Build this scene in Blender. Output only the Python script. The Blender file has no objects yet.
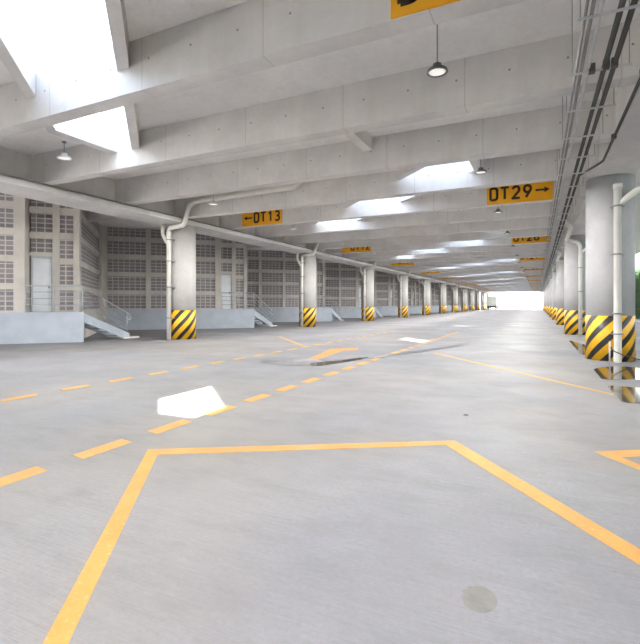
import bpy, math, random
from mathutils import Vector
random.seed(7)
SC = bpy.context.scene
COL = SC.collection
PI = math.pi
R2 = math.sqrt(.5)
ORD = ['zeroth', 'first', 'second', 'third', 'fourth', 'fifth', 'sixth', 'seventh', 'eighth', 'ninth', 'tenth',
       'eleventh', 'twelfth', 'thirteenth', 'fourteenth', 'fifteenth', 'sixteenth', 'seventeenth', 'eighteenth',
       'nineteenth', 'twentieth']
TENS = {2: ('twentieth', 'twenty'), 3: ('thirtieth', 'thirty'), 4: ('fortieth', 'forty'), 5: ('fiftieth', 'fifty')}


def ordinal(n):
    if n <= 20:
        return ORD[n]
    t, u = divmod(n, 10)
    return TENS[t][0] if u == 0 else TENS[t][1] + '-' + ORD[u]


# ------------------------------------------------------------------ mesh helpers
class MB:
    def __init__(self):
        self.v, self.f, self.s = [], [], []

    def add(self, vs, fs, smooth=False):
        o = len(self.v)
        self.v += [tuple(p) for p in vs]
        self.f += [tuple(i + o for i in f) for f in fs]
        self.s += [smooth] * len(fs)
        return self

    def box(self, x0, x1, y0, y1, z0, z1):
        return self.prism([(x0, y0), (x1, y0), (x1, y1), (x0, y1)], z0, z1)

    def prism(self, poly, z0, z1):
        a = sum(poly[i][0] * poly[(i + 1) % len(poly)][1] - poly[(i + 1) % len(poly)][0] * poly[i][1] for i in range(len(poly)))
        if a < 0:
            poly = poly[::-1]
        n = len(poly)
        vs = [(p[0], p[1], z0) for p in poly] + [(p[0], p[1], z1) for p in poly]
        fs = [tuple(range(n - 1, -1, -1)), tuple(range(n, 2 * n))]
        fs += [(i, (i + 1) % n, n + (i + 1) % n, n + i) for i in range(n)]
        return self.add(vs, fs)

    def hexa(self, a, b, w, h):
        """a square bar w x h between two points"""
        a, b = Vector(a), Vector(b)
        d = (b - a).normalized()
        up = Vector((0, 0, 1)) if abs(d.z) < .95 else Vector((0, 1, 0))
        s = d.cross(up).normalized()
        u = s.cross(d).normalized()
        vs = []
        for p in (a, b):
            for i, j in ((-1, -1), (1, -1), (1, 1), (-1, 1)):
                vs.append(p + s * (i * w / 2) + u * (j * h / 2))
        return self.add(vs, [(0, 1, 2, 3), (7, 6, 5, 4), (0, 4, 5, 1), (1, 5, 6, 2), (2, 6, 7, 3), (3, 7, 4, 0)])

    def cyl(self, cx, cy, r, z0, z1, n=40):
        return self.lathe(cx, cy, [(r, z0), (r, z1)], n)

    def lathe(self, cx, cy, prof, n=32, cap=True):
        vs = []
        for r, z in prof:
            for i in range(n):
                t = 2 * PI * i / n
                vs.append((cx + r * math.cos(t), cy + r * math.sin(t), z))
        fs = []
        for k in range(len(prof) - 1):
            for i in range(n):
                j = (i + 1) % n
                fs.append((k * n + i, k * n + j, (k + 1) * n + j, (k + 1) * n + i))
        self.add(vs, fs, True)
        if cap:
            m = len(prof) - 1
            o = len(self.v) - len(vs)
            self.f += [tuple(o + i for i in range(n - 1, -1, -1)), tuple(o + m * n + i for i in range(n))]
            self.s += [False, False]
        return self

    def tube(self, pts, r, n=12, bend=0.0):
        P = [Vector(p) for p in pts]
        if bend > 0:
            Q = [P[0]]
            for i in range(1, len(P) - 1):
                a, b, c = P[i - 1], P[i], P[i + 1]
                l = min(bend, (a - b).length * .45, (c - b).length * .45)
                p0, p1 = b + (a - b).normalized() * l, b + (c - b).normalized() * l
                for k in range(6):
                    t = k / 5
                    Q.append(p0 * (1 - t) ** 2 + b * 2 * t * (1 - t) + p1 * t * t)
            Q.append(P[-1])
            P = Q
        vs, prev = [], None
        for i, p in enumerate(P):
            d = (P[min(i + 1, len(P) - 1)] - P[max(i - 1, 0)]).normalized()
            if prev is None:
                ref = Vector((0, 0, 1)) if abs(d.z) < .9 else Vector((1, 0, 0))
                s = d.cross(ref).normalized()
            else:
                s = (prev - d * prev.dot(d)).normalized()
            prev = s
            u = d.cross(s)
            for k in range(n):
                t = 2 * PI * k / n
                vs.append(p + s * (r * math.cos(t)) + u * (r * math.sin(t)))
        fs = []
        for i in range(len(P) - 1):
            for k in range(n):
                j = (k + 1) % n
                fs.append((i * n + k, (i + 1) * n + k, (i + 1) * n + j, i * n + j))
        self.add(vs, fs, True)
        o = len(self.v) - len(vs)
        m = (len(P) - 1) * n
        self.f += [tuple(o + k for k in range(n)), tuple(o + m + k for k in range(n - 1, -1, -1))]
        self.s += [False, False]
        return self

    def build(self, name, mat, parent=None, loc=None):
        me = bpy.data.meshes.new(name)
        me.from_pydata(self.v, [], self.f)
        me.polygons.foreach_set('use_smooth', self.s)
        me.materials.append(mat)
        me.update()
        o = bpy.data.objects.new(name, me)
        COL.objects.link(o)
        if parent:
            o.parent = parent
        if loc:
            o.location = loc
        return o


def clip(poly, a, b, c):
    """keep the part of a convex polygon where a*x + b*y <= c"""
    out = []
    for i in range(len(poly)):
        p, q = poly[i], poly[(i + 1) % len(poly)]
        dp, dq = a * p[0] + b * p[1] - c, a * q[0] + b * q[1] - c
        if dp <= 0:
            out.append(p)
        if (dp < 0 < dq) or (dq < 0 < dp):
            t = dp / (dp - dq)
            out.append((p[0] + (q[0] - p[0]) * t, p[1] + (q[1] - p[1]) * t))
    return out


def area(poly):
    return abs(sum(poly[i][0] * poly[(i + 1) % len(poly)][1] - poly[(i + 1) % len(poly)][0] * poly[i][1] for i in range(len(poly)))) / 2 if len(poly) > 2 else 0


def tag(o, label=None, cat=None, group=None, kind=None):
    if label: o['label'] = label
    if cat: o['category'] = cat
    if group: o['group'] = group
    if kind: o['kind'] = kind
    return o


def empty(name, loc=(0, 0, 0)):
    o = bpy.data.objects.new(name, None)
    o.empty_display_size = .2
    COL.objects.link(o)
    o.location = loc
    return o


def copy_tree(o, parent=None):
    c = o.copy()
    COL.objects.link(c)
    c.parent = parent
    for ch in list(KIDS(o)):
        copy_tree(ch, c)
    return c


def KIDS(o):
    return [x for x in COL.objects if x.parent == o]


# ------------------------------------------------------------------ materials
def new_mat(name):
    m = bpy.data.materials.new(name)
    m.use_nodes = True
    nt = m.node_tree
    b = nt.nodes['Principled BSDF']
    return m, nt, b


def N(nt, t, **kw):
    n = nt.nodes.new(t)
    for k, v in kw.items():
        if k.startswith('i_'):
            key = k[2:]
            n.inputs[int(key) if key.isdigit() else key].default_value = v
        else:
            setattr(n, k, v)
    return n


def math_node(nt, op, a, b=None, c=None):
    n = nt.nodes.new('ShaderNodeMath')
    n.operation = op
    for i, x in enumerate((a, b, c)):
        if x is None: continue
        if isinstance(x, (int, float)):
            n.inputs[i].default_value = x
        else:
            nt.links.new(x, n.inputs[i])
    return n.outputs[0]


def mix(nt, fac, a, b, blend='MIX'):
    n = nt.nodes.new('ShaderNodeMix')
    n.data_type = 'RGBA'
    n.blend_type = blend
    for i, x in ((0, fac), (6, a), (7, b)):
        if isinstance(x, (int, float, tuple)):
            n.inputs[i].default_value = x if not isinstance(x, tuple) else (*x[:3], 1)
        else:
            nt.links.new(x, n.inputs[i])
    return n.outputs[2]


def noise(nt, co, scale, detail=4, rough=.55, lo=.35, hi=.65):
    n = N(nt, 'ShaderNodeTexNoise', i_Scale=scale, i_Detail=detail, i_Roughness=rough)
    nt.links.new(co, n.inputs['Vector'])
    r = N(nt, 'ShaderNodeMapRange', i_1=lo, i_2=hi)
    nt.links.new(n.outputs[0], r.inputs[0])
    return r.outputs[0]


def coords(nt, kind='Object', scale=None):
    tc = N(nt, 'ShaderNodeTexCoord')
    if scale:
        mp = N(nt, 'ShaderNodeMapping', i_Scale=scale)
        nt.links.new(tc.outputs[kind], mp.inputs[0])
        return mp.outputs[0]
    return tc.outputs[kind]


def plain(name, col, rough=.5, metal=0.0, var=.08, scale=3.0, spec=.5):
    m, nt, b = new_mat(name)
    co = coords(nt)
    f = noise(nt, co, scale)
    dark = tuple(x * (1 - var * 2) for x in col)
    nt.links.new(mix(nt, f, dark, col), b.inputs['Base Color'])
    b.inputs['Roughness'].default_value = rough
    b.inputs['Metallic'].default_value = metal
    b.inputs['Specular IOR Level'].default_value = spec
    return m


def concrete(name, col, holes=False, joints=0.0, hole_z=5.6, var=.13):
    m, nt, b = new_mat(name)
    co = coords(nt)
    base = mix(nt, noise(nt, co, .9, 6, .6), tuple(x * (1 - var * 1.5) for x in col), col)
    base = mix(nt, math_node(nt, 'MULTIPLY', noise(nt, co, 9, 7, .75, .45, .75), .5), base, tuple(x * .8 for x in col))
    st = coords(nt, scale=(2.2, 2.2, .25))
    base = mix(nt, math_node(nt, 'MULTIPLY', noise(nt, st, 1.3, 5, .65, .48, .72), .38), base, (col[0] * .78, col[1] * .76, col[2] * .72))
    sx = N(nt, 'ShaderNodeSeparateXYZ')
    nt.links.new(co, sx.inputs[0])
    if holes:
        fx = math_node(nt, 'SUBTRACT', math_node(nt, 'FRACT', math_node(nt, 'DIVIDE', sx.outputs[0], .9)), .5)
        dx = math_node(nt, 'MULTIPLY', fx, .9)
        dz = math_node(nt, 'SUBTRACT', sx.outputs[2], hole_z)
        d = math_node(nt, 'SQRT', math_node(nt, 'ADD', math_node(nt, 'MULTIPLY', dx, dx), math_node(nt, 'MULTIPLY', dz, dz)))
        base = mix(nt, math_node(nt, 'LESS_THAN', d, .02), base, (.28, .265, .25))
    if joints:
        fx = math_node(nt, 'ABSOLUTE', math_node(nt, 'SUBTRACT', math_node(nt, 'FRACT', math_node(nt, 'DIVIDE', sx.outputs[0], joints)), .5))
        base = mix(nt, math_node(nt, 'MULTIPLY', math_node(nt, 'LESS_THAN', fx, .006 / joints * 1.5), .35), base, (.25, .24, .23))
    nt.links.new(base, b.inputs['Base Color'])
    b.inputs['Roughness'].default_value = .85
    bp = N(nt, 'ShaderNodeBump', i_Strength=.12, i_Distance=.02)
    nn = N(nt, 'ShaderNodeTexNoise', i_Scale=25, i_Detail=4)
    nt.links.new(co, nn.inputs['Vector'])
    nt.links.new(nn.outputs[0], bp.inputs['Height'])
    nt.links.new(bp.outputs[0], b.inputs['Normal'])
    return m


def floor_mat():
    m, nt, b = new_mat('floor_concrete')
    co = coords(nt)
    c0, c1 = (.165, .167, .19), (.23, .233, .262)
    base = mix(nt, noise(nt, co, .35, 6, .6), c0, c1)
    base = mix(nt, math_node(nt, 'MULTIPLY', noise(nt, coords(nt, scale=(1, .35, 1)), 3, 6, .65, .45, .75), .35), base, (.205, .20, .198))
    # broom texture: fine streaks across
    br = noise(nt, coords(nt, scale=(3, 60, 1)), 1.0, 5, .7, .4, .7)
    base = mix(nt, math_node(nt, 'MULTIPLY', br, .42), base, (.14, .14, .145))
    sp = noise(nt, co, 28, 4, .75, .38, .7)
    base = mix(nt, math_node(nt, 'MULTIPLY', sp, .5), base, (.14, .14, .145))
    # hairline cracks
    wc = N(nt, 'ShaderNodeTexNoise', i_Scale=.8, i_Detail=3)
    nt.links.new(co, wc.inputs['Vector'])
    wv = N(nt, 'ShaderNodeVectorMath', operation='MULTIPLY_ADD')
    nt.links.new(wc.outputs['Color'], wv.inputs[0])
    wv.inputs[1].default_value = (.5, .5, 0)
    nt.links.new(co, wv.inputs[2])
    vo = N(nt, 'ShaderNodeTexVoronoi', feature='DISTANCE_TO_EDGE', i_Scale=.33)
    nt.links.new(wv.outputs[0], vo.inputs['Vector'])
    cr = math_node(nt, 'LESS_THAN', vo.outputs[0], .0014)
    cr = math_node(nt, 'MULTIPLY', cr, math_node(nt, 'MULTIPLY', noise(nt, co, .7, 2, .5, .5, .62), .3))
    base = mix(nt, cr, base, (.2, .2, .2))
    # stains of their own shape
    base = mix(nt, math_node(nt, 'MULTIPLY', noise(nt, coords(nt, scale=(1, .6, 1)), .22, 4, .55, .45, .62), .55), base, (.225, .205, .187))
    base = mix(nt, math_node(nt, 'MULTIPLY', noise(nt, coords(nt, scale=(.6, 1.6, 1)), 2.2, 8, .75, .48, .68), .38), base, (.13, .127, .127))
    base = mix(nt, math_node(nt, 'MULTIPLY', noise(nt, co, 1.1, 3, .5, .66, .74), .3), base, (.22, .21, .19))
    nt.links.new(base, b.inputs['Base Color'])
    ro = N(nt, 'ShaderNodeMapRange', i_3=.52, i_4=.75)
    nt.links.new(noise(nt, co, .5, 4, .6), ro.inputs[0])
    nt.links.new(ro.outputs[0], b.inputs['Roughness'])
    b.inputs['Specular IOR Level'].default_value = .35
    bp = N(nt, 'ShaderNodeBump', i_Strength=.4, i_Distance=.005)
    nt.links.new(br, bp.inputs['Height'])
    nt.links.new(bp.outputs[0], b.inputs['Normal'])
    return m


def hazard_mat():
    m, nt, b = new_mat('hazard_paint')
    co = coords(nt)
    sx = N(nt, 'ShaderNodeSeparateXYZ')
    nt.links.new(co, sx.inputs[0])
    th = math_node(nt, 'ARCTAN2', sx.outputs[1], sx.outputs[0])
    ph = math_node(nt, 'FRACT', math_node(nt, 'ADD', math_node(nt, 'SUBTRACT', math_node(nt, 'MULTIPLY', th, 8 / (2 * PI)), math_node(nt, 'DIVIDE', sx.outputs[2], .50)), 20.25))
    f = math_node(nt, 'GREATER_THAN', ph, .56)
    yel = mix(nt, noise(nt, co, 5), (.80, .42, .01), (.88, .50, .012))
    nt.links.new(mix(nt, f, yel, (.028, .027, .03)), b.inputs['Base Color'])
    b.inputs['Roughness'].default_value = .45
    return m


def paint_mat():
    m, nt, b = new_mat('yellow_floor_paint')
    co = coords(nt)
    base = mix(nt, noise(nt, co, 2.5, 5, .6), (.43, .20, .032), (.50, .25, .045))
    wear = noise(nt, co, 30, 5, .75, .56, .75)
    base = mix(nt, math_node(nt, 'MULTIPLY', wear, .55), base, (.45, .42, .37))
    nt.links.new(base, b.inputs['Base Color'])
    b.inputs['Roughness'].default_value = .6
    return m


def block_mat():
    m, nt, b = new_mat('breeze_block')
    tc = N(nt, 'ShaderNodeTexCoord')
    br = N(nt, 'ShaderNodeTexBrick', i_Scale=1.0)
    br.offset = 0.0
    br.squash = 1.0
    br.inputs['Brick Width'].default_value = .30
    br.inputs['Row Height'].default_value = .19
    br.inputs['Mortar Size'].default_value = .022
    br.inputs['Color1'].default_value = (.24, .225, .24, 1)
    br.inputs['Color2'].default_value = (.31, .29, .305, 1)
    br.inputs['Mortar'].default_value = (.55, .52, .49, 1)
    # run the pattern along the panel (x+y along the slanted walls) and up z
    sx = N(nt, 'ShaderNodeSeparateXYZ')
    nt.links.new(tc.outputs['UV'], br.inputs['Vector'])
    nt.links.new(br.outputs[0], b.inputs['Base Color'])
    b.inputs['Roughness'].default_value = .9
    bp = N(nt, 'ShaderNodeBump', i_Strength=.5, i_Distance=.02)
    nt.links.new(br.outputs['Fac'], bp.inputs['Height'])
    nt.links.new(bp.outputs[0], b.inputs['Normal'])
    return m


def glazing_mat():
    m, nt, b = new_mat('frosted_glazing')
    out = nt.nodes['Material Output']
    nt.nodes.remove(b)
    t = N(nt, 'ShaderNodeBsdfTranslucent')
    t.inputs[0].default_value = (.56, .61, .69, 1)
    g = N(nt, 'ShaderNodeBsdfDiffuse')
    g.inputs[0].default_value = (.85, .88, .9, 1)
    mx = N(nt, 'ShaderNodeMixShader', i_0=.15)
    nt.links.new(t.outputs[0], mx.inputs[1])
    nt.links.new(g.outputs[0], mx.inputs[2])
    nt.links.new(mx.outputs[0], out.inputs[0])
    return m


def water_mat():
    m, nt, b = new_mat('puddle_water')
    b.inputs['Base Color'].default_value = (.07, .055, .035, 1)
    b.inputs['Roughness'].default_value = .07
    b.inputs['IOR'].default_value = 1.5
    b.inputs['Specular IOR Level'].default_value = .9
    nn = N(nt, 'ShaderNodeTexNoise', i_Scale=3, i_Detail=2)
    nt.links.new(coords(nt), nn.inputs['Vector'])
    bp = N(nt, 'ShaderNodeBump', i_Strength=.03, i_Distance=.01)
    nt.links.new(nn.outputs[0], bp.inputs['Height'])
    nt.links.new(bp.outputs[0], b.inputs['Normal'])
    return m


def lens_mat():
    m, nt, b = new_mat('lamp_lens')
    b.inputs['Base Color'].default_value = (.9, .9, .88, 1)
    b.inputs['Emission Color'].default_value = (1, .96, .9, 1)
    b.inputs['Emission Strength'].default_value = .12
    return m


CONC = (.79, .765, .74)
M = dict(
    floor=floor_mat(),
    slab=concrete('slab_concrete', (.88, .862, .84), var=.05),
    beam=concrete('beam_concrete', CONC, holes=True, joints=2.4),
    girder=concrete('girder_concrete', (.79, .765, .74)),
    column=concrete('column_concrete', (.50, .487, .475)),
    column_grey=concrete('grey_column_concrete', (.45, .45, .455)),
    frame=concrete('frame_concrete', (.62, .59, .55)),
    trim=concrete('curb_concrete', (.78, .755, .725)),
    dock=plain('dock_paint', (.47, .52, .59), .6, 0, .06, 2),
    block=block_mat(),
    hazard=hazard_mat(),
    paint=paint_mat(),
    glazing=glazing_mat(),
    water=water_mat(),
    stain=plain('stained_concrete', (.165, .16, .152), .7, 0, .1, 12),
    damp=plain('damp_floor', (.11, .112, .125), .35, 0, .15, 1.5),
    pipe=plain('white_pipe', (.78, .76, .71), .4, 0, .04),
    clamp=plain('clamp_steel', (.35, .34, .33), .45, .6),
    galv=plain('galvanised_steel', (.62, .63, .63), .4, .5),
    darkcon=plain('dark_conduit', (.075, .07, .066), .6, 0),
    greycon=plain('grey_conduit', (.30, .29, .28), .45, .2),
    rail=plain('grey_rail_paint', (.42, .45, .48), .45, .2),
    stair=plain('stair_paint', (.45, .51, .58), .5, .1),
    door=plain('door_paint', (.78, .82, .85), .45, 0, .05),
    doorframe=plain('door_frame_paint', (.50, .53, .55), .5),
    sign=plain('sign_orange', (.90, .42, .004), .5, 0, .02),
    ink=plain('sign_ink', (.045, .022, .008), .6, 0, .02),
    lamp=plain('lamp_housing', (.16, .155, .15), .45, .3),
    lampwhite=plain('lamp_housing_light', (.75, .75, .74), .45, .1),
    lens=lens_mat(),
    ground=concrete('outside_ground', (.55, .54, .52)),
    leaf=plain('hedge_leaf', (.06, .12, .045), .8, 0, .2, 2),
    truckbody=plain('truck_body', (.55, .58, .54), .5),
    truckdark=plain('truck_underside', (.06, .06, .06), .7),
    trucklamp=plain('truck_tail_lamp', (.6, .30, .02), .4),
)

# ------------------------------------------------------------------ dimensions (metres)
Y0, BAY, NB = 15.3, 12.0, 11          # columns: first row, spacing, count
XL, XR = -14.0, 1.85                  # column lines
SY, SP = 5.6, 3.0                     # first ceiling beam, spacing
NJ = 47                               # last beam
SW = .33                              # beam width
ZB, ZS, ZT = 5.1, 5.98, 6.10          # beam soffit, slab soffit, slab top
YB, YE = -14.0, SY + SP * NJ + SW     # building ends
RZ = -.07                             # drain strip level
KERB = 1.15
SK0, SKP, SKW = -2.1, 13.65, 1.12    # diagonal skylights: x + y = SK0 + k * SKP, half width
SXL, SXR = -10.1, -1.75                 # skylight ends

# ------------------------------------------------------------------ floor
fm = MB()
fm.add([(-24, YB, 0), (KERB, YB, 0), (KERB, YE, 0), (-24, YE, 0),
        (KERB, YB, RZ), (KERB, YE, RZ), (8, YB, RZ), (8, YE, RZ)],
       [(0, 1, 2, 3), (1, 4, 5, 2), (4, 6, 7, 5)])
floor = tag(fm.build('floor', M['floor']), kind='structure')
gm = MB()
gm.box(-120, 120, YE, 420, -.3, -.02)
gm.box(-120, 120, -120, YB, -.3, -.02)
gm.box(-120, -24, YB, YE, -.3, -.02)
gm.box(8, 120, YB, YE, -.3, RZ)
tag(gm.build('ground', M['ground']), kind='structure')


def painted(name, polys, label=None):
    m = MB()
    for i, p in enumerate(polys):
        painted.n += 1
        m.prism(p, -.002, .002 + .0003 * (painted.n % 7))
    o = m.build(name, M['paint'], floor)
    if label: o['label'] = label
    return o


painted.n = 0
for i in range(26):
    y = 1.12 + .945 * i
    x = -4.10 + .009 * y
    if i > 0:
        painted('lane_dash', [[(x - .1, y), (x + .1, y - .03), (x + .1, y + .57), (x - .1, y + .60)]])
for i in range(20):
    y = 4.25 + .975 * i
    x = -7.50 + .012 * (y - 4)
    painted('lane_dash', [[(x - .1, y), (x + .1, y - .06), (x + .1, y + .50), (x - .1, y + .56)]])


def ext(a, b, k):
    return (a[0] + (b[0] - a[0]) * k, a[1] + (b[1] - a[1]) * k)


painted('stall_line', [[(-3.63, 3.47), (-.86, 5.13), (-.80, 4.99), (-3.42, 3.38)]], 'yellow line across the head of the stall')
painted('stall_line', [[(-3.63, 3.47), (-3.42, 3.39), ext((-3.42, 3.39), (-1.87, 1.33), 2.2), ext((-3.63, 3.47), (-1.97, 1.28), 2.2)]], 'yellow line down one side of the stall')
painted('stall_line', [[(-.98, 5.06), (-.82, 5.14), ext((-.82, 5.14), (.57, 3.34), 2.5), ext((-.96, 5.06), (.47, 3.24), 2.5)]], 'yellow line down the other side of the stall')
painted('stall_line', [[(.51, 5.38), (1.14, 5.77), (1.14, 5.56), (.62, 5.23)], [(.51, 5.38), (.66, 5.39), (1.14, 4.75), (1.14, 4.55)]], 'yellow corner of the next stall')
painted('stall_line', [[(-2.95, 14.12), (-2.85, 14.2), (1.13, 8.98), (1.13, 8.83)]], 'thin faded yellow line running to the drain')
painted('stall_line', [[(-5.65, 10.9), (-5.36, 10.8), (-5.62, 13.2), (-5.75, 14.0), (-6.3, 14.0)], [(-6.3, 14.0), (-5.75, 13.6), (-5.3, 13.9), (-5.6, 14.75)]], 'yellow corner of a stall by the wet patch')
painted('stall_line', [[(-10.9, 18.2), (-10.8, 18.3), (-7.55, 14.55), (-7.66, 14.45)]], 'faded yellow line leading to the docks')


def smooth_poly(p, k=4):
    n = len(p)
    out = []
    for i in range(n):
        a, b, c, d = (Vector(p[(i + j) % n]) for j in (-1, 0, 1, 2))
        for s in range(k):
            t = s / k
            q = .5 * ((2 * b) + (c - a) * t + (2 * a - 5 * b + 4 * c - d) * t * t + (3 * b - a - 3 * c + d) * t ** 3)
            out.append((q.x, q.y))
    return out


def puddle(poly, z, label, k=4, mat=None):
    o = MB().prism(smooth_poly(poly, k), z - .002, z + .0045).build('puddle', mat or M['water'])
    tag(o, label, 'puddle')


puddle([(1.17, 12.5), (1.5, 13.3), (2.1, 13.6), (2.9, 12.7), (2.7, 11.7), (1.95, 11.45), (1.18, 11.2)], RZ, 'shallow puddle mirroring the striped base of the near round column')
puddle([(1.2, 10.2), (1.7, 10.25), (2.3, 9.8), (2.2, 9.0), (1.5, 8.7), (1.2, 8.8)], RZ, 'small puddle on the drain strip before the near round column')
puddle([(1.21, 22.3), (1.7, 19.9), (2.1, 18.3), (1.42, 16.6), (1.2, 16.8)], RZ, 'puddle between the two near round columns')
puddle([(-6.5, 9.95), (-6.3, 11.0), (-5.8, 11.25), (-5.3, 11.0), (-4.95, 10.5), (-5.05, 9.95), (-5.7, 9.75)], 0, 'pale damp patch beside the dashed lane line', 4, M['damp'])
puddle([(-5.15, 10.15), (-5.0, 10.75), (-4.75, 11.1), (-4.5, 11.9), (-4.3, 12.1), (-4.4, 11.3), (-4.6, 10.6), (-4.8, 9.95)], .002, 'dark wet patch lying by the dashed lane line')
puddle([(-4.33, 12.25), (-4.13, 12.75), (-3.62, 14.3), (-3.2, 15.8), (-2.5, 17.2), (-2.95, 15.4), (-3.5, 13.4), (-4.1, 12.1)], 0, 'long thin wet streak trailing away from the dark wet patch', 4, M['damp'])

oil = MB().prism([(-.27 + .085 * math.cos(t * PI / 12) * (1 + .12 * math.sin(3 * t)), 2.44 + .11 * math.sin(t * PI / 12)) for t in range(24)], -.002, .0015).build('oil_stain', M['stain'], floor)
oil['label'] = 'round dull grey stain'
MB().prism([(-.88 + .035 * math.cos(t * PI / 8), 6.41 + .06 * math.sin(t * PI / 8)) for t in range(16)], -.002, .002).build('oil_stain', M['ink'], floor)['label'] = 'small black spot'

# ------------------------------------------------------------------ ceiling slab with the diagonal openings
NK = 11
slab = MB()
bands = [(SK0 + k * SKP - SKW, SK0 + k * SKP + SKW) for k in range(NK)]
trims = [[] for _ in range(NK)]
panes = [[] for _ in range(NK)]


def gap_edges(j):
    return SY + SP * (j - 1) + SW, SY + SP * j


ys = [(YB, SY - SP + SW, False)]
for j in range(0, NJ + 1):
    a, b = gap_edges(j)
    ys.append((a, b, True))
    ys.append((b, b + SW, False))
for a, b, is_gap in ys:
    rect = [(-24, a), (8, a), (8, b), (-24, b)]  # slab widened past the round columns, unseen, to cut daylight on that side
    if not is_gap and a > YB:
        slab.prism(rect, ZS, ZT)
        continue
    slab.prism(clip(rect, 1, 0, SXL), ZS, ZT)
    slab.prism(clip(rect, -1, 0, -SXR), ZS, ZT)
    mid = clip(clip(rect, -1, 0, -SXL), 1, 0, SXR)
    lo = -1e3
    for k, (c0, c1) in enumerate(bands + [(1e3, 1e3)]):
        p = clip(clip(mid, -1, -1, -lo), 1, 1, c0)
        if area(p) > .01:
            slab.prism(p, ZS, ZT)
        lo = c1
        if c0 > 500: continue
        op = clip(clip(mid, -1, -1, -c0), 1, 1, c1)
        if area(op) > .02:
            # glazing, with the pane at the column end of each strip left out
            cut, gx = c0 + 1.3, -8.75
            for q in (clip(op, -1, 0, -gx), clip(clip(op, 1, 0, gx), -1, -1, -cut)):
                if area(q) > .02: panes[k].append((q, a))
        wide = clip(clip(rect, -1, 0, -(SXL - .28)), 1, 0, SXR + .28)
        for d0, d1 in ((c0 - .28, c0), (c1, c1 + .28)):
            t = clip(clip(wide, -1, -1, -d0), 1, 1, d1)
            if area(t) > .03 and a > 0: trims[k].append(t)
        for x0, x1 in ((SXL - .28, SXL), (SXR, SXR + .28)):
            t = clip(clip(clip(clip(rect, -1, 0, -x0), 1, 0, x1), -1, -1, -c0), 1, 1, c1)
            if area(t) > .03 and a > 0: trims[k].append(t)
tag(slab.build('ceiling', M['slab']), kind='structure')
for k in range(NK):
    if not panes[k]: continue
    root = tag(empty('skylight', ((SXL + SXR) / 2, SK0 + k * SKP - (SXL + SXR) / 2, ZS)),
               'diagonal frosted skylight strip in the concrete ceiling, ' + ordinal(k + 1) + ' from the camera', 'skylight', 'diagonal ceiling skylights')
    L = root.location

    def loc_poly(p): return [(x - L.x, y - L.y) for x, y in p]
    for p, _ in panes[k]:
        MB().prism(loc_poly(p), .08, .10).build('glazing', M['glazing'], root)
    for p in trims[k]:
        MB().prism(loc_poly(p), -.44, 0).build('curb_beam', M['trim'], root)
tag(MB().box(-4.25, -4.0, SY + SP + SW, SY + 2 * SP, 5.62, ZS).build('ceiling_rib', M['girder']),
    'short concrete rib crossing between two ceiling beams', 'rib')

# ------------------------------------------------------------------ ceiling beams
bm_ = MB().box(-13.75, 1.6, 0, SW, ZB, ZS)
beam_mesh = None
for j in range(0, NJ + 1):
    if beam_mesh is None:
        o = bm_.build('ceiling_beam', M['beam'])
        beam_mesh = o
    else:
        o = beam_mesh.copy()
        COL.objects.link(o)
    o.location = (0, SY + SP * j, 0)
    lab = 'deep concrete ceiling beam with tie holes, ' + ordinal(j + 1) + ' from the camera'
    if j % 4 == 0 and j < 44:
        lab = 'deep concrete ceiling beam carrying the sign DT' + str(30 - j // 4) + ' near the cable rack'
    tag(o, lab, 'beam', 'cross beams under the ceiling')

# ------------------------------------------------------------------ girders along the column lines
g = MB()
g.box(-14.7, -13.3, YB, YE, 4.88, ZB)
g.box(-14.6, -13.75, YB, YE, ZB, ZS)
tag(g.build('edge_girder', M['girder']), 'long ledged concrete girder over the columns by the loading docks', 'girder')
g = MB()
g.box(1.5, 2.4, YB, YE, 5.06, ZS)
tag(g.build('edge_girder', M['girder']), 'long concrete girder over the round columns by the cable rack', 'girder')
tag(MB().tube([(-13.27, YB, 5.07), (-13.27, YE - 1, 5.07)], .028, 8).build('conduit', M['greycon']), 'thin dark conduit along the ledge of the dock girder', 'conduit')
cd = empty('conduit', (1.46, 13.2, 5.06))
tag(cd, 'thin dark conduit along the girder above the round columns', 'conduit')
MB().tube([(0, -13, 0), (0, 0, 0), (-.05, .2, 0), (-.4, 1.2, .0)], .03, 8).build('run', M['darkcon'], cd)
MB().box(-.06, .03, -1.9, -1.8, -.06, .03).build('clip', M['darkcon'], cd)
MB().box(-.06, .03, -4.9, -4.8, -.06, .03).build('clip', M['darkcon'], cd)

# dock roof beams over the bays behind the dock girder
for n in range(12):
    o = MB().box(-24, -14.6, 0, .35, 5.42, ZS).build('dock_beam', M['girder'], None, (0, 14.5 + 12 * n, 0))
    tag(o, 'shallow concrete beam over the dock recess, ' + ordinal(n + 1) + ' from the camera', 'beam', 'beams over the dock recesses')

# ------------------------------------------------------------------ columns
def make_column(r, h, mat):
    root = empty('column')
    MB().cyl(0, 0, r, 0, h, 56).build('shaft', mat, root)
    MB().lathe(0, 0, [(r + .001, 0), (r + .004, 0), (r + .004, 1.25), (r + .001, 1.25)], 56).build('hazard_band', M['hazard'], root)['label'] = 'black and yellow diagonal warning stripes'
    return root


protoL, protoR = make_column(.58, 4.88, M['column']), make_column(.60, 5.06 - RZ, M['column_grey'])
for n in range(NB + 1):
    for proto, x, z, side in ((protoL, XL, 0, 'in the row before the loading docks'), (protoR, XR, RZ, 'in the row beside the drain strip')):
        c = proto if n == 0 else copy_tree(proto)
        c.location = (x, Y0 + BAY * n, z)
        tag(c, 'round striped concrete column ' + side + ', ' + ordinal(n + 1) + ' from the camera', 'column',
            'columns ' + side)


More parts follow.
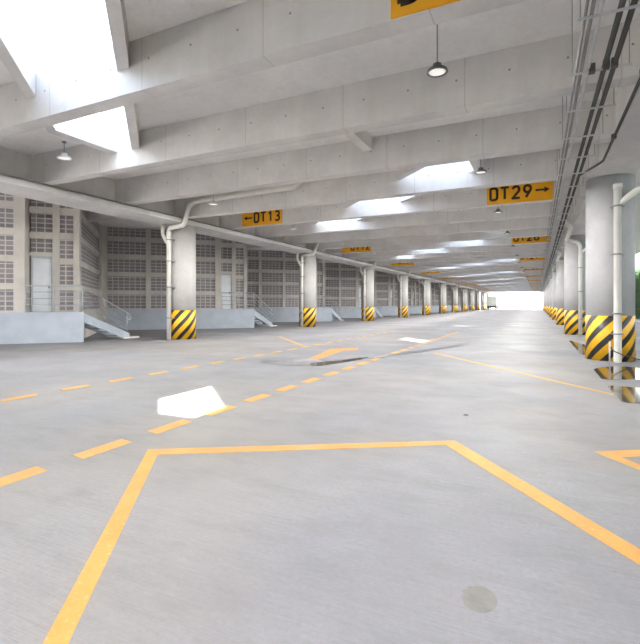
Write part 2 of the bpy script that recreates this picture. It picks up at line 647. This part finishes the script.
# ------------------------------------------------------------------ drain pipes
def make_left_pipe():
    root = empty('drain_pipe')
    m = MB().tube([(0, 0, 0), (0, 0, 4.60), (.12, -.03, 4.70), (.90, -.1, 4.76), (1.28, -.2, 5.50), (1.6, -.2, 5.64), (6.2, -.2, 5.72), (6.45, -.2, 5.95)], .095, 14, .12)
    m.build('pipe', M['pipe'], root)
    MB().tube([(-.35, 0, 4.88), (-.35, 0, 4.45), (0, 0, 4.0)], .085, 14, .15).build('branch', M['pipe'], root)
    for z in (.9, 2.2, 3.3, 4.2):
        MB().lathe(0, 0, [(.098, z), (.112, z), (.112, z + .04), (.098, z + .04)], 16).box(.06, .2, .0, .2, z, z + .03).build('clamp', M['clamp'], root)
    return root


def make_right_pipe():
    root = empty('drain_pipe')
    MB().lathe(0, 0, [(.095, 0), (.095, 4.7), (.112, 4.7), (.112, 4.82), (.0, 4.83)], 18, False).build('pipe', M['pipe'], root)
    MB().tube([(0, 0, 4.25), (.45, .0, 4.62), (1.5, 0, 4.75)], .085, 14, .1).build('branch', M['pipe'], root)
    for z in (.75, 1.3, 2.9, 4.2):
        MB().lathe(0, 0, [(.098, z), (.125, z), (.125, z + .04), (.098, z + .04)], 16).box(-.16, .16, .08, .13, z, z + .03).build('clamp', M['clamp'], root)
    return root


def make_zigzag_pipe():
    root = empty('drain_pipe')
    MB().tube([(0, 0, 0), (0, 0, 4.5), (-.1, 0, 4.72), (-.62, 0, 4.86), (-.62, -3.6, 4.95), (-1.1, -3.95, 5.45), (-1.1, -3.95, 5.98)], .09, 14, .12).build('pipe', M['pipe'], root)
    MB().tube([(0, 0, 4.15), (.45, .0, 4.52), (1.5, 0, 4.65)], .08, 14, .1).build('branch', M['pipe'], root)
    for z in (.8, 2.2, 3.4):
        MB().lathe(0, 0, [(.095, z), (.12, z), (.12, z + .04), (.095, z + .04)], 16).box(-.16, .16, .08, .13, z, z + .03).build('clamp', M['clamp'], root)
    return root


pl, pr, pz = make_left_pipe(), make_right_pipe(), make_zigzag_pipe()
for n in range(NB + 1):
    o = pl if n == 0 else copy_tree(pl)
    o.location = (-14.06, Y0 - .72 + BAY * n, 0)
    tag(o, 'white drain pipe with elbows on the ' + ordinal(n + 1) + ' column before the loading docks', 'pipe', 'drain pipes on the dock columns')
    if n == 0:
        o, lab = pr, 'straight white drain pipe with capped top on the near round column'
    else:
        o = pz if n == 1 else copy_tree(pz)
        lab = 'white zigzag drain pipe on the ' + ordinal(n + 1) + ' column beside the drain strip'
    o.location = (1.94, Y0 - .74 + BAY * n, RZ)
    tag(o, lab, 'pipe', 'drain pipes on the drain strip columns')

gr = MB().tube([(0, 0, 0), (0, 0, .62)], .02, 10).build('ground_rod', M['galv'], None, (1.66, 13.75, RZ))
tag(gr, 'thin steel rod standing before the near striped column', 'rod')
cb = MB().tube([(1.68, 13.9, .42), (1.82, 14.3, .25), (2.1, 14.5, .12), (2.4, 14.62, .03), (2.9, 14.9, RZ + .03)], .015, 8, .1).build('cable', M['darkcon'])
tag(cb, 'loose black cable sagging across the near striped column base', 'cable')

# ------------------------------------------------------------------ dock signs
def arc(cx, cy, rx, ry, a0, a1, n=10):
    return [(cx + rx * math.cos(math.radians(a0 + (a1 - a0) * i / n)), cy + ry * math.sin(math.radians(a0 + (a1 - a0) * i / n))) for i in range(n + 1)]


GLYPH = {   # strokes on a cell .62 wide and 1 high
    'D': [[(.06, 0), (.06, 1)], [(.06, 1), (.36, 1)] + arc(.36, .78, .22, .22, 90, 0)[1:] + arc(.36, .22, .22, .22, 0, -90) + [(.06, 0)]],
    'T': [[(0, 1), (.62, 1)], [(.31, 1), (.31, 0)]],
    '0': [arc(.31, .72, .25, .28, 0, 180) + arc(.31, .28, .25, .28, 180, 360) + [(.56, .72)]],
    '1': [[(.12, .80), (.36, 1), (.36, 0)]],
    '2': [arc(.31, .72, .25, .28, 165, -25) + [(.05, 0), (.60, 0)]],
    '3': [arc(.29, .755, .24, .245, 150, -90) + arc(.29, .255, .26, .255, 90, -150)],
    '4': [[(.44, 0), (.44, 1), (.02, .26), (.62, .26)]],
    '5': [[(.55, 1), (.12, 1), (.08, .56)] + arc(.30, .31, .27, .31, 125, -150)],
    '6': [arc(.31, .29, .25, .29, 0, 360, 16), [(.075, .38), (.42, 1)]],
    '7': [[(.04, 1), (.58, 1), (.22, 0)]],
    '8': [arc(.31, .755, .21, .245, 0, 360, 16), arc(.31, .26, .26, .26, 0, 360, 16)],
    '9': [arc(.31, .71, .25, .29, 0, 360, 16), [(.545, .62), (.20, 0)]],
}


def lettering(m, text, x0, z0, width, height, w, y):
    """monoline letters facing -y, drawn as bars with round joints"""
    step = .62 + .24
    kx = width / (step * len(text) - .24)
    for i, ch in enumerate(text):
        for st in GLYPH[ch]:
            pts = [(x0 + (i * step + p[0]) * kx, z0 + w / 2 + p[1] * (height - w)) for p in st]
            for a, b in zip(pts, pts[1:]):
                d = Vector((b[0] - a[0], b[1] - a[1]))
                if d.length < 1e-5: continue
                n = Vector((-d.y, d.x)).normalized() * (w / 2)
                q = [(a[0] + n.x, a[1] + n.y), (a[0] - n.x, a[1] - n.y), (b[0] - n.x, b[1] - n.y), (b[0] + n.x, b[1] + n.y)]
                m.add([(u, y - .004, v) for u, v in q] + [(u, y, v) for u, v in q], [(0, 1, 2, 3), (0, 4, 5, 1), (1, 5, 6, 2), (2, 6, 7, 3), (3, 7, 4, 0)])
            for p in pts[1:-1]:
                c = [(p[0] + w / 2 * math.cos(t * PI / 5), p[1] + w / 2 * math.sin(t * PI / 5)) for t in range(10)]
                m.add([(u, y - .0042, v) for u, v in c], [tuple(range(10))])


def make_sign(n, x0, j, arrow):
    W, H = 2.14, .76
    root = empty('dock_sign', (x0, SY + SP * j, 5.11))
    way = 'right' if arrow > 0 else 'left'
    tag(root, 'orange sign reading DT%d with a dark arrow pointing %s' % (n, 'to the drain strip' if arrow > 0 else 'to the loading docks'), 'sign', 'orange dock signs')
    MB().box(0, W, -.022, -.002, 0, H).build('sign_panel', M['sign'], root)
    lm = MB()
    lettering(lm, 'DT%d' % n, .10 if arrow > 0 else .66, 0.115, 1.38, .5, .085, -.022)
    lm.build('lettering', M['ink'], root)
    m = MB()
    xa, xb = (1.60, 2.05) if arrow > 0 else (.56, .10)
    s = 1 if arrow > 0 else -1
    zc = .37
    m.box(min(xa, xb - s * .12), max(xa, xb - s * .12), -.026, -.022, zc - .035, zc + .035)
    tri = [(xb, zc), (xb - s * .17, zc + .10), (xb - s * .17, zc - .10)]
    m.add([(p[0], -.026, p[1]) for p in tri] + [(p[0], -.0222, p[1]) for p in tri], [(0, 1, 2), (5, 4, 3), (0, 3, 4, 1), (1, 4, 5, 2), (2, 5, 3, 0)])
    m.build('arrow', M['ink'], root)


for k in range(11):
    make_sign(30 - k, -1.68 if k < 2 else -1.42, 4 * k, 1)
    if k: make_sign(14 - k, -12.45, 4 * k, -1)

# ------------------------------------------------------------------ pendant lamps
lamp_light = bpy.data.lights.new('lamp_light', 'AREA')
lamp_light.shape = 'DISK'
lamp_light.size = .24
lamp_light.energy = 78
lamp_light.color = (1, .97, .93)


def make_lamp(housing, z_lens, top):
    root = empty('pendant_lamp')
    MB().lathe(0, 0, [(.0, 0), (.05, 0), (.05, -.03), (.0, -.03)], 14, False).build('canopy', M['lamp'], root)
    MB().tube([(0, 0, -.02), (0, 0, z_lens + .12)], .010, 8).build('rod', M['greycon'], root)
    MB().lathe(0, 0, [(.0, z_lens + .13), (.065, z_lens + .13), (.075, z_lens + .06), (.15, z_lens + .04), (.165, z_lens), (.135, z_lens - .005), (.13, z_lens + .01)], 28, False).build('housing', housing, root)
    MB().lathe(0, 0, [(.0, z_lens - .004), (.10, z_lens - .003), (.13, z_lens + .008), (.0, z_lens + .012)], 28, False).build('lens', M['lens'], root)
    li = bpy.data.objects.new('light', lamp_light)
    COL.objects.link(li)
    li.parent = root
    li.location = (0, 0, z_lens - .012)
    return root


lampD, lampW = make_lamp(M['lamp'], -.86, ZS), make_lamp(M['lampwhite'], -.42, ZS)
for i in range(23):
    o = lampD if i == 0 else copy_tree(lampD)
    o.location = (-1.42, 7.2 + 6 * i, ZS)
    tag(o, 'dark round pendant lamp in the row by the cable rack, ' + ordinal(i + 1) + ' from the camera', 'lamp', 'pendant lamps by the cable rack')
    o = lampW if i == 0 else copy_tree(lampW)
    o.location = (-10.62, 7.45 + 6 * i, ZS - .44) if i == 0 else (-10.62, 7.2 + 6 * i, ZS - .44)
    tag(o, 'pale pendant lamp in the row by the dock girder, ' + ordinal(i + 1) + ' from the camera', 'lamp', 'pendant lamps by the dock girder')

for src, x, z, lab in ((lampD, -1.42, ZS, 'unseen dark round pendant lamp continuing the row by the cable rack, added over the camera to brighten the near floor'),
                       (lampW, -10.62, ZS - .44, 'unseen pale pendant lamp continuing the row by the dock girder, added beside the camera to brighten the near floor')):
    o = copy_tree(src)  # unseen pair continuing the lamp rows, added to brighten the near floor
    o.location = (x, 1.2, z)
    tag(o, lab)

# ------------------------------------------------------------------ cable rack under the beams
rack = tag(empty('cable_rack', (.8, 2.0, 4.85)), 'hanging rack of dark and galvanised conduits along the drain strip columns', 'cable rack')
for x, r, m in ((-.30, .018, 'greycon'), (-.235, .022, 'greycon'), (-.15, .026, 'galv'), (.06, .036, 'darkcon'), (.18, .036, 'darkcon')):
    MB().tube([(x, 0, .02 + r), (x, 142, .02 + r)], r, 10).build('conduit', M[m], rack)
far = MB()
for i in range(96):
    y = 4.15 + 1.44 * i
    if y > 141: break
    if i < 45:
        h = MB().box(-.38, .38, y - .012, y + .012, -.012, .014).build('hanger_bar', M['galv'], rack)
        on_beam = ((2 + y - SY) % SP) < SW + .02
        top = (ZB if on_beam else ZS) - 4.85
        for sx in (-.35, .35):
            MB().tube([(sx, y, .0), (sx, y, top)], .007, 6).build('rod', M['greycon'], h)
    else:
        far.box(-.38, .38, y - .02, y + .02, -.02, .02)
o = far.build('hanger_bar', M['galv'], rack)
o['kind'] = 'stuff'
for y, x in ((5.55, .17), (5.55, .07), (5.6, -.1)):
    MB().box(x - .04, x + .04, y - .05, y + .05, -.02, .10).build('junction_box', M['darkcon'], rack)

# ------------------------------------------------------------------ sawtooth loading docks
PX, PY = -16.2, 12.2
E1, E2 = (-R2, -R2), (-R2, R2)


def us(u, s):
    return (E1[0] * u + E2[0] * s, E1[1] * u + E2[1] * s)


def ubox(m, u0, u1, s0, s1, z0, z1):
    return m.prism([us(u0, s0), us(u1, s0), us(u1, s1), us(u0, s1)], z0, z1)


ROWS = [(1.25, 2.06), (2.30, 3.12), (3.37, 4.15), (4.41, 5.17), (5.43, 5.92)]


def block_panel(parent, u0, u1, s0, s1, z0, z1, along):
    m = ubox(MB(), u0, u1, s0, s1, z0, z1)
    o = m.build('block_panel', M['block'], parent)
    uv = o.data.uv_layers.new(name='UVMap')
    for lp in o.data.loops:
        v = o.data.vertices[lp.vertex_index].co
        a = v.x * E1[0] + v.y * E1[1] if along == 'u' else v.x * E2[0] + v.y * E2[1]
        uv.data[lp.index].uv = (a - (u0 if along == 'u' else s0) + .011, v.z - z0 + .011)


def make_wall():
    piers, panels = [], []
    m = MB()
    # main stretch, flush with the dock face
    edges = [(2.05, 2.42), (4.14, 4.38), (6.19, 6.43), (8.49, 8.60)]
    for a, b in edges: ubox(m, a, b, .10, .45, 1.19, ZS)
    ubox(m, 8.49, 8.95, .10, .45, 0, ZS)
    ubox(m, .62, 8.95, 1.2, 1.3, 0, ZS)
    ubox(m, .60, .70, 1.3, 8.9, 0, ZS)
    spans = [(edges[i][1], edges[i + 1][0]) for i in range(3)]
    zz = [1.19] + [z for r in ROWS for z in r] + [ZS]
    for a, b in spans:
        for i in range(0, len(zz), 2): ubox(m, a, b, .14, .42, zz[i], zz[i + 1])
    ubox(m, 2.10, 2.25, .45, 1.2, 1.19, ZS)
    # set-back stretch with the door bay
    ubox(m, .30, .52, .9, 1.2, 1.175, ZS)
    ubox(m, 1.02, 1.27, .9, 1.2, 1.19, ZS)
    for i in range(0, len(zz), 2): ubox(m, .52, 1.02, .95, 1.2, zz[i], zz[i + 1])
    for a, b in ((3.45, 3.60), (4.15, 4.41), (5.17, 5.43), (5.92, ZS)): ubox(m, 1.27, 2.10, .95, 1.2, a, b)
    # return wall behind the stair
    rs = [(1.2, 1.40), (8.3, 8.5)]
    ubox(m, .30, .62, 1.2, 8.5, 0, 1.19)
    for a, b in rs: ubox(m, .30, .62, a, b, 1.19, ZS)
    rsp = [(rs[i][1], rs[i + 1][0]) for i in range(len(rs) - 1)]
    for a, b in rsp:
        for i in range(0, len(zz), 2): ubox(m, .34, .60, a, b, zz[i], zz[i + 1])
    w = m.build('wall_left', M['frame'])
    for z0, z1 in ROWS:
        for a, b in spans: block_panel(w, a, b, .20, .36, z0, z1, 'u')
        block_panel(w, .52, 1.02, 1.0, 1.15, z0, z1, 'u')
        for a, b in rsp: block_panel(w, .42, .56, a, b, z0, z1, 's')
    for z0, z1 in ((3.6, 4.15), (4.41, 5.17), (5.43, 5.92)): block_panel(w, 1.27, 2.05, 1.0, 1.15, z0, z1, 'u')
    tag(w, kind='structure')
    return w


def make_door():
    m = MB()
    ubox(m, 1.27, 1.33, .98, 1.14, 1.19, 3.45)
    ubox(m, 1.99, 2.05, .98, 1.14, 1.19, 3.45)
    ubox(m, 1.33, 1.99, .98, 1.14, 3.37, 3.45)
    d = m.build('door_1', M['doorframe'])
    m = MB()
    ubox(m, 1.33, 1.99, 1.04, 1.10, 1.20, 3.37)
    for i in range(5): ubox(m, 1.38, 1.94, 1.03, 1.04, 1.3 + .2 * i, 1.44 + .2 * i)
    m.build('door_leaf', M['door'], d)
    ubox(MB(), 1.38, 1.44, .98, 1.04, 2.15, 2.28).build('handle', M['clamp'], d)
    tag(d, kind='structure')
    return d


def make_dock():
    root = empty('loading_dock')
    MB().prism([(0, 0), (-6, -6), (-6.84, -5.16), (-.97, .71), (-.85, .44), (-.82, 0)], 0, 1.17).build('platform', M['dock'], root)
    m = MB()
    ubox(m, 0, 8.48, -.012, .1, 1.10, 1.19)
    m.build('edge_angle', M['dock'], root)
    return root


def make_stair():
    root = empty('staircase')
    for i in range(6):
        z = 1.19 - .17 * (i + 1)
        MB().box(-.88, -.14, .02 + .34 * i, .32 + .34 * i, z - .04, z).build('tread', M['stair'], root)
    for x in (-.91, -.11):
        m = MB()
        pts = [(0, 1.17), (0, .80), (1.95, 0.06), (2.30, .06), (2.30, .22)]
        vs = [(x - .025, a, b) for a, b in pts] + [(x + .025, a, b) for a, b in pts]
        n = len(pts)
        m.add(vs, [tuple(range(n)), tuple(range(2 * n - 1, n - 1, -1))] + [(i, n + i, n + (i + 1) % n, (i + 1) % n) for i in range(n)])
        m.build('stringer', M['stair'], root)
    MB().box(-1.05, .02, 1.9, 2.75, 0, .065).build('base_block', M['girder'], root)
    return root


def make_railing():
    root = empty('guard_railing')
    zt = 1.19
    def q(u, z): return (*us(u, .06), z)
    for u in (.06, 1.05, 2.02):
        MB().tube([q(u, zt), q(u, zt + 1.02)], .022, 8).build('post', M['rail'], root)
    MB().tube([q(2.02, zt + 1.02), q(.06, zt + 1.02), (-.14, .05, zt + 1.02), (-.14, 2.25, 1.10), (-.14, 2.42, .98), (-.14, 2.40, .80), (-.14, 2.2, .82)], .025, 10, .08).build('top_rail', M['rail'], root)
    for dz in (.28, .53, .78):
        MB().tube([q(2.02, zt + dz), q(.06, zt + dz), (-.14, .05, zt + dz), (-.14, 2.2, zt + dz - 1.09)], .014, 8).build('mid_rail', M['rail'], root)
    for y, z in ((1.1, .62), (2.2, .1)):
        MB().tube([(-.14, y, z), (-.14, y, zt + 1.02 - (y - .05) * .505)], .02, 8).build('post', M['rail'], root)
    return root


protos = [(make_wall(), None, None, None),
          (make_door(), None, None, None),
          (make_dock(), 'raised blue-grey loading dock with angled face, ', 'loading dock', 'sawtooth loading docks'),
          (make_stair(), 'short steel staircase beside a loading dock, ', 'stairs', 'dock stairs'),
          (make_railing(), 'grey tube railing along a dock edge and stair, ', 'railing', 'dock railings')]
for n in range(12):
    for p, lab, cat, grp in protos:
        o = p if n == 0 else copy_tree(p)
        o.location = (PX, PY + BAY * n, 0)
        if lab: tag(o, lab + ordinal(n + 1) + ' from the camera', cat, grp)
        elif p.name.startswith('door'):
            if n: o.name = 'door_%d' % (n + 1)

# ------------------------------------------------------------------ other side and the outside
tag(MB().box(-24, 8, YB - .25, YB, RZ, ZS).build('back_light_blocker', M['frame']), kind='structure')  # unseen wall added to block daylight from behind the camera
hm, lm = MB(), MB()
nx, ny = 10, 300
prof = [(1.0, 0), (.75, 1.2), (.6, 2.6), (.7, 4.2), (1.1, 5.0), (2.2, 5.3), (3.0, 4.6), (3.2, 0)]
vs = []
for i in range(ny + 1):
    y = YB + (YE - YB) * i / ny
    for x, z in prof:
        k = .35 if z > 0 else .1
        vs.append((8.4 + x + random.uniform(-k, k), y, z + (random.uniform(-k, k) if z > 0 else 0)))
n = len(prof)
hm.add(vs, [(i * n + k, (i + 1) * n + k, (i + 1) * n + k + 1, i * n + k + 1) for i in range(ny) for k in range(n - 1)])
for v in vs[:]:
    if v[2] < .5 or v[1] > 60: continue
    for q in range(4):
        c = Vector(v) + Vector((random.uniform(-.4, .1), random.uniform(-.4, .4), random.uniform(-.5, .4)))
        d = Vector((random.uniform(-1, 1), random.uniform(-1, 1), random.uniform(-1, 1))).normalized() * .14
        e = d.cross(Vector((random.uniform(-1, 1), random.uniform(-1, 1), 1))).normalized() * .07
        hm.add([c - d, c + e, c + d, c - e], [(0, 1, 2, 3)])
tag(hm.build('hedge', M['leaf'], None, (0, 0, -.05)), 'tall dark green hedge beyond the round columns', 'hedge')
tr = tag(empty('truck', (-11.9, 137.5, 0)), 'pale box truck parked at the far end of the hall', 'truck')
MB().box(-1.25, 1.25, 0, 7, 1.0, 3.75).build('cargo_box', M['truckbody'], tr)
MB().box(-1.2, 1.2, .1, 9, .65, 1.0).build('chassis', M['truckdark'], tr)
MB().box(-1.15, 1.15, 7.2, 9.0, .65, 2.7).build('cab', M['truckbody'], tr)
MB().box(-1.2, 1.2, -.05, .1, .45, .65).build('bumper', M['truckdark'], tr)
for x in (-1.0, 1.0):
    for y in (1.6, 2.8, 8.0):
        a = MB().tube([(x - .15, y, .48), (x + .15, y, .48)], .48, 20)
        a.build('wheel', M['truckdark'], tr)
    MB().box(x - .12, x + .12, -.06, 0, 1.0, 1.25).build('tail_lamp', M['trucklamp'], tr)

# ------------------------------------------------------------------ light
w = bpy.data.worlds.new('sky')
SC.world = w
w.use_nodes = True
bg = w.node_tree.nodes['Background']
bg.inputs[0].default_value = (.90, .95, 1.0, 1)
bg.inputs[1].default_value = 1.6
su = bpy.data.lights.new('sun', 'SUN')
su.energy = 7.0
su.angle = .009
su.color = (1, .95, .88)
so = bpy.data.objects.new('sun', su)
COL.objects.link(so)
so.rotation_euler = Vector((.77, -.245, -1)).to_track_quat('-Z', 'Y').to_euler()

# ------------------------------------------------------------------ camera
cam = bpy.data.cameras.new('camera')
co = bpy.data.objects.new('camera', cam)
COL.objects.link(co)
SC.camera = co
cam.sensor_fit = 'HORIZONTAL'
cam.sensor_width = 36
cam.lens = 455 * 36 / 640
cam.shift_y = -17.8 / 640
cam.clip_end = 600
co.location = (0, 0, 1.5)
co.rotation_euler = (PI / 2, 0, math.atan(218 / 455))

vs = SC.view_settings
vs.view_transform = 'Standard'
vs.look = 'None'
vs.gamma = 1
vs.use_curve_mapping = False
vs.exposure = 2.25
cy = SC.cycles
cy.use_denoising = True
cy.max_bounces = 14
cy.diffuse_bounces = 8
cy.transmission_bounces = 8
cy.sample_clamp_indirect = 8
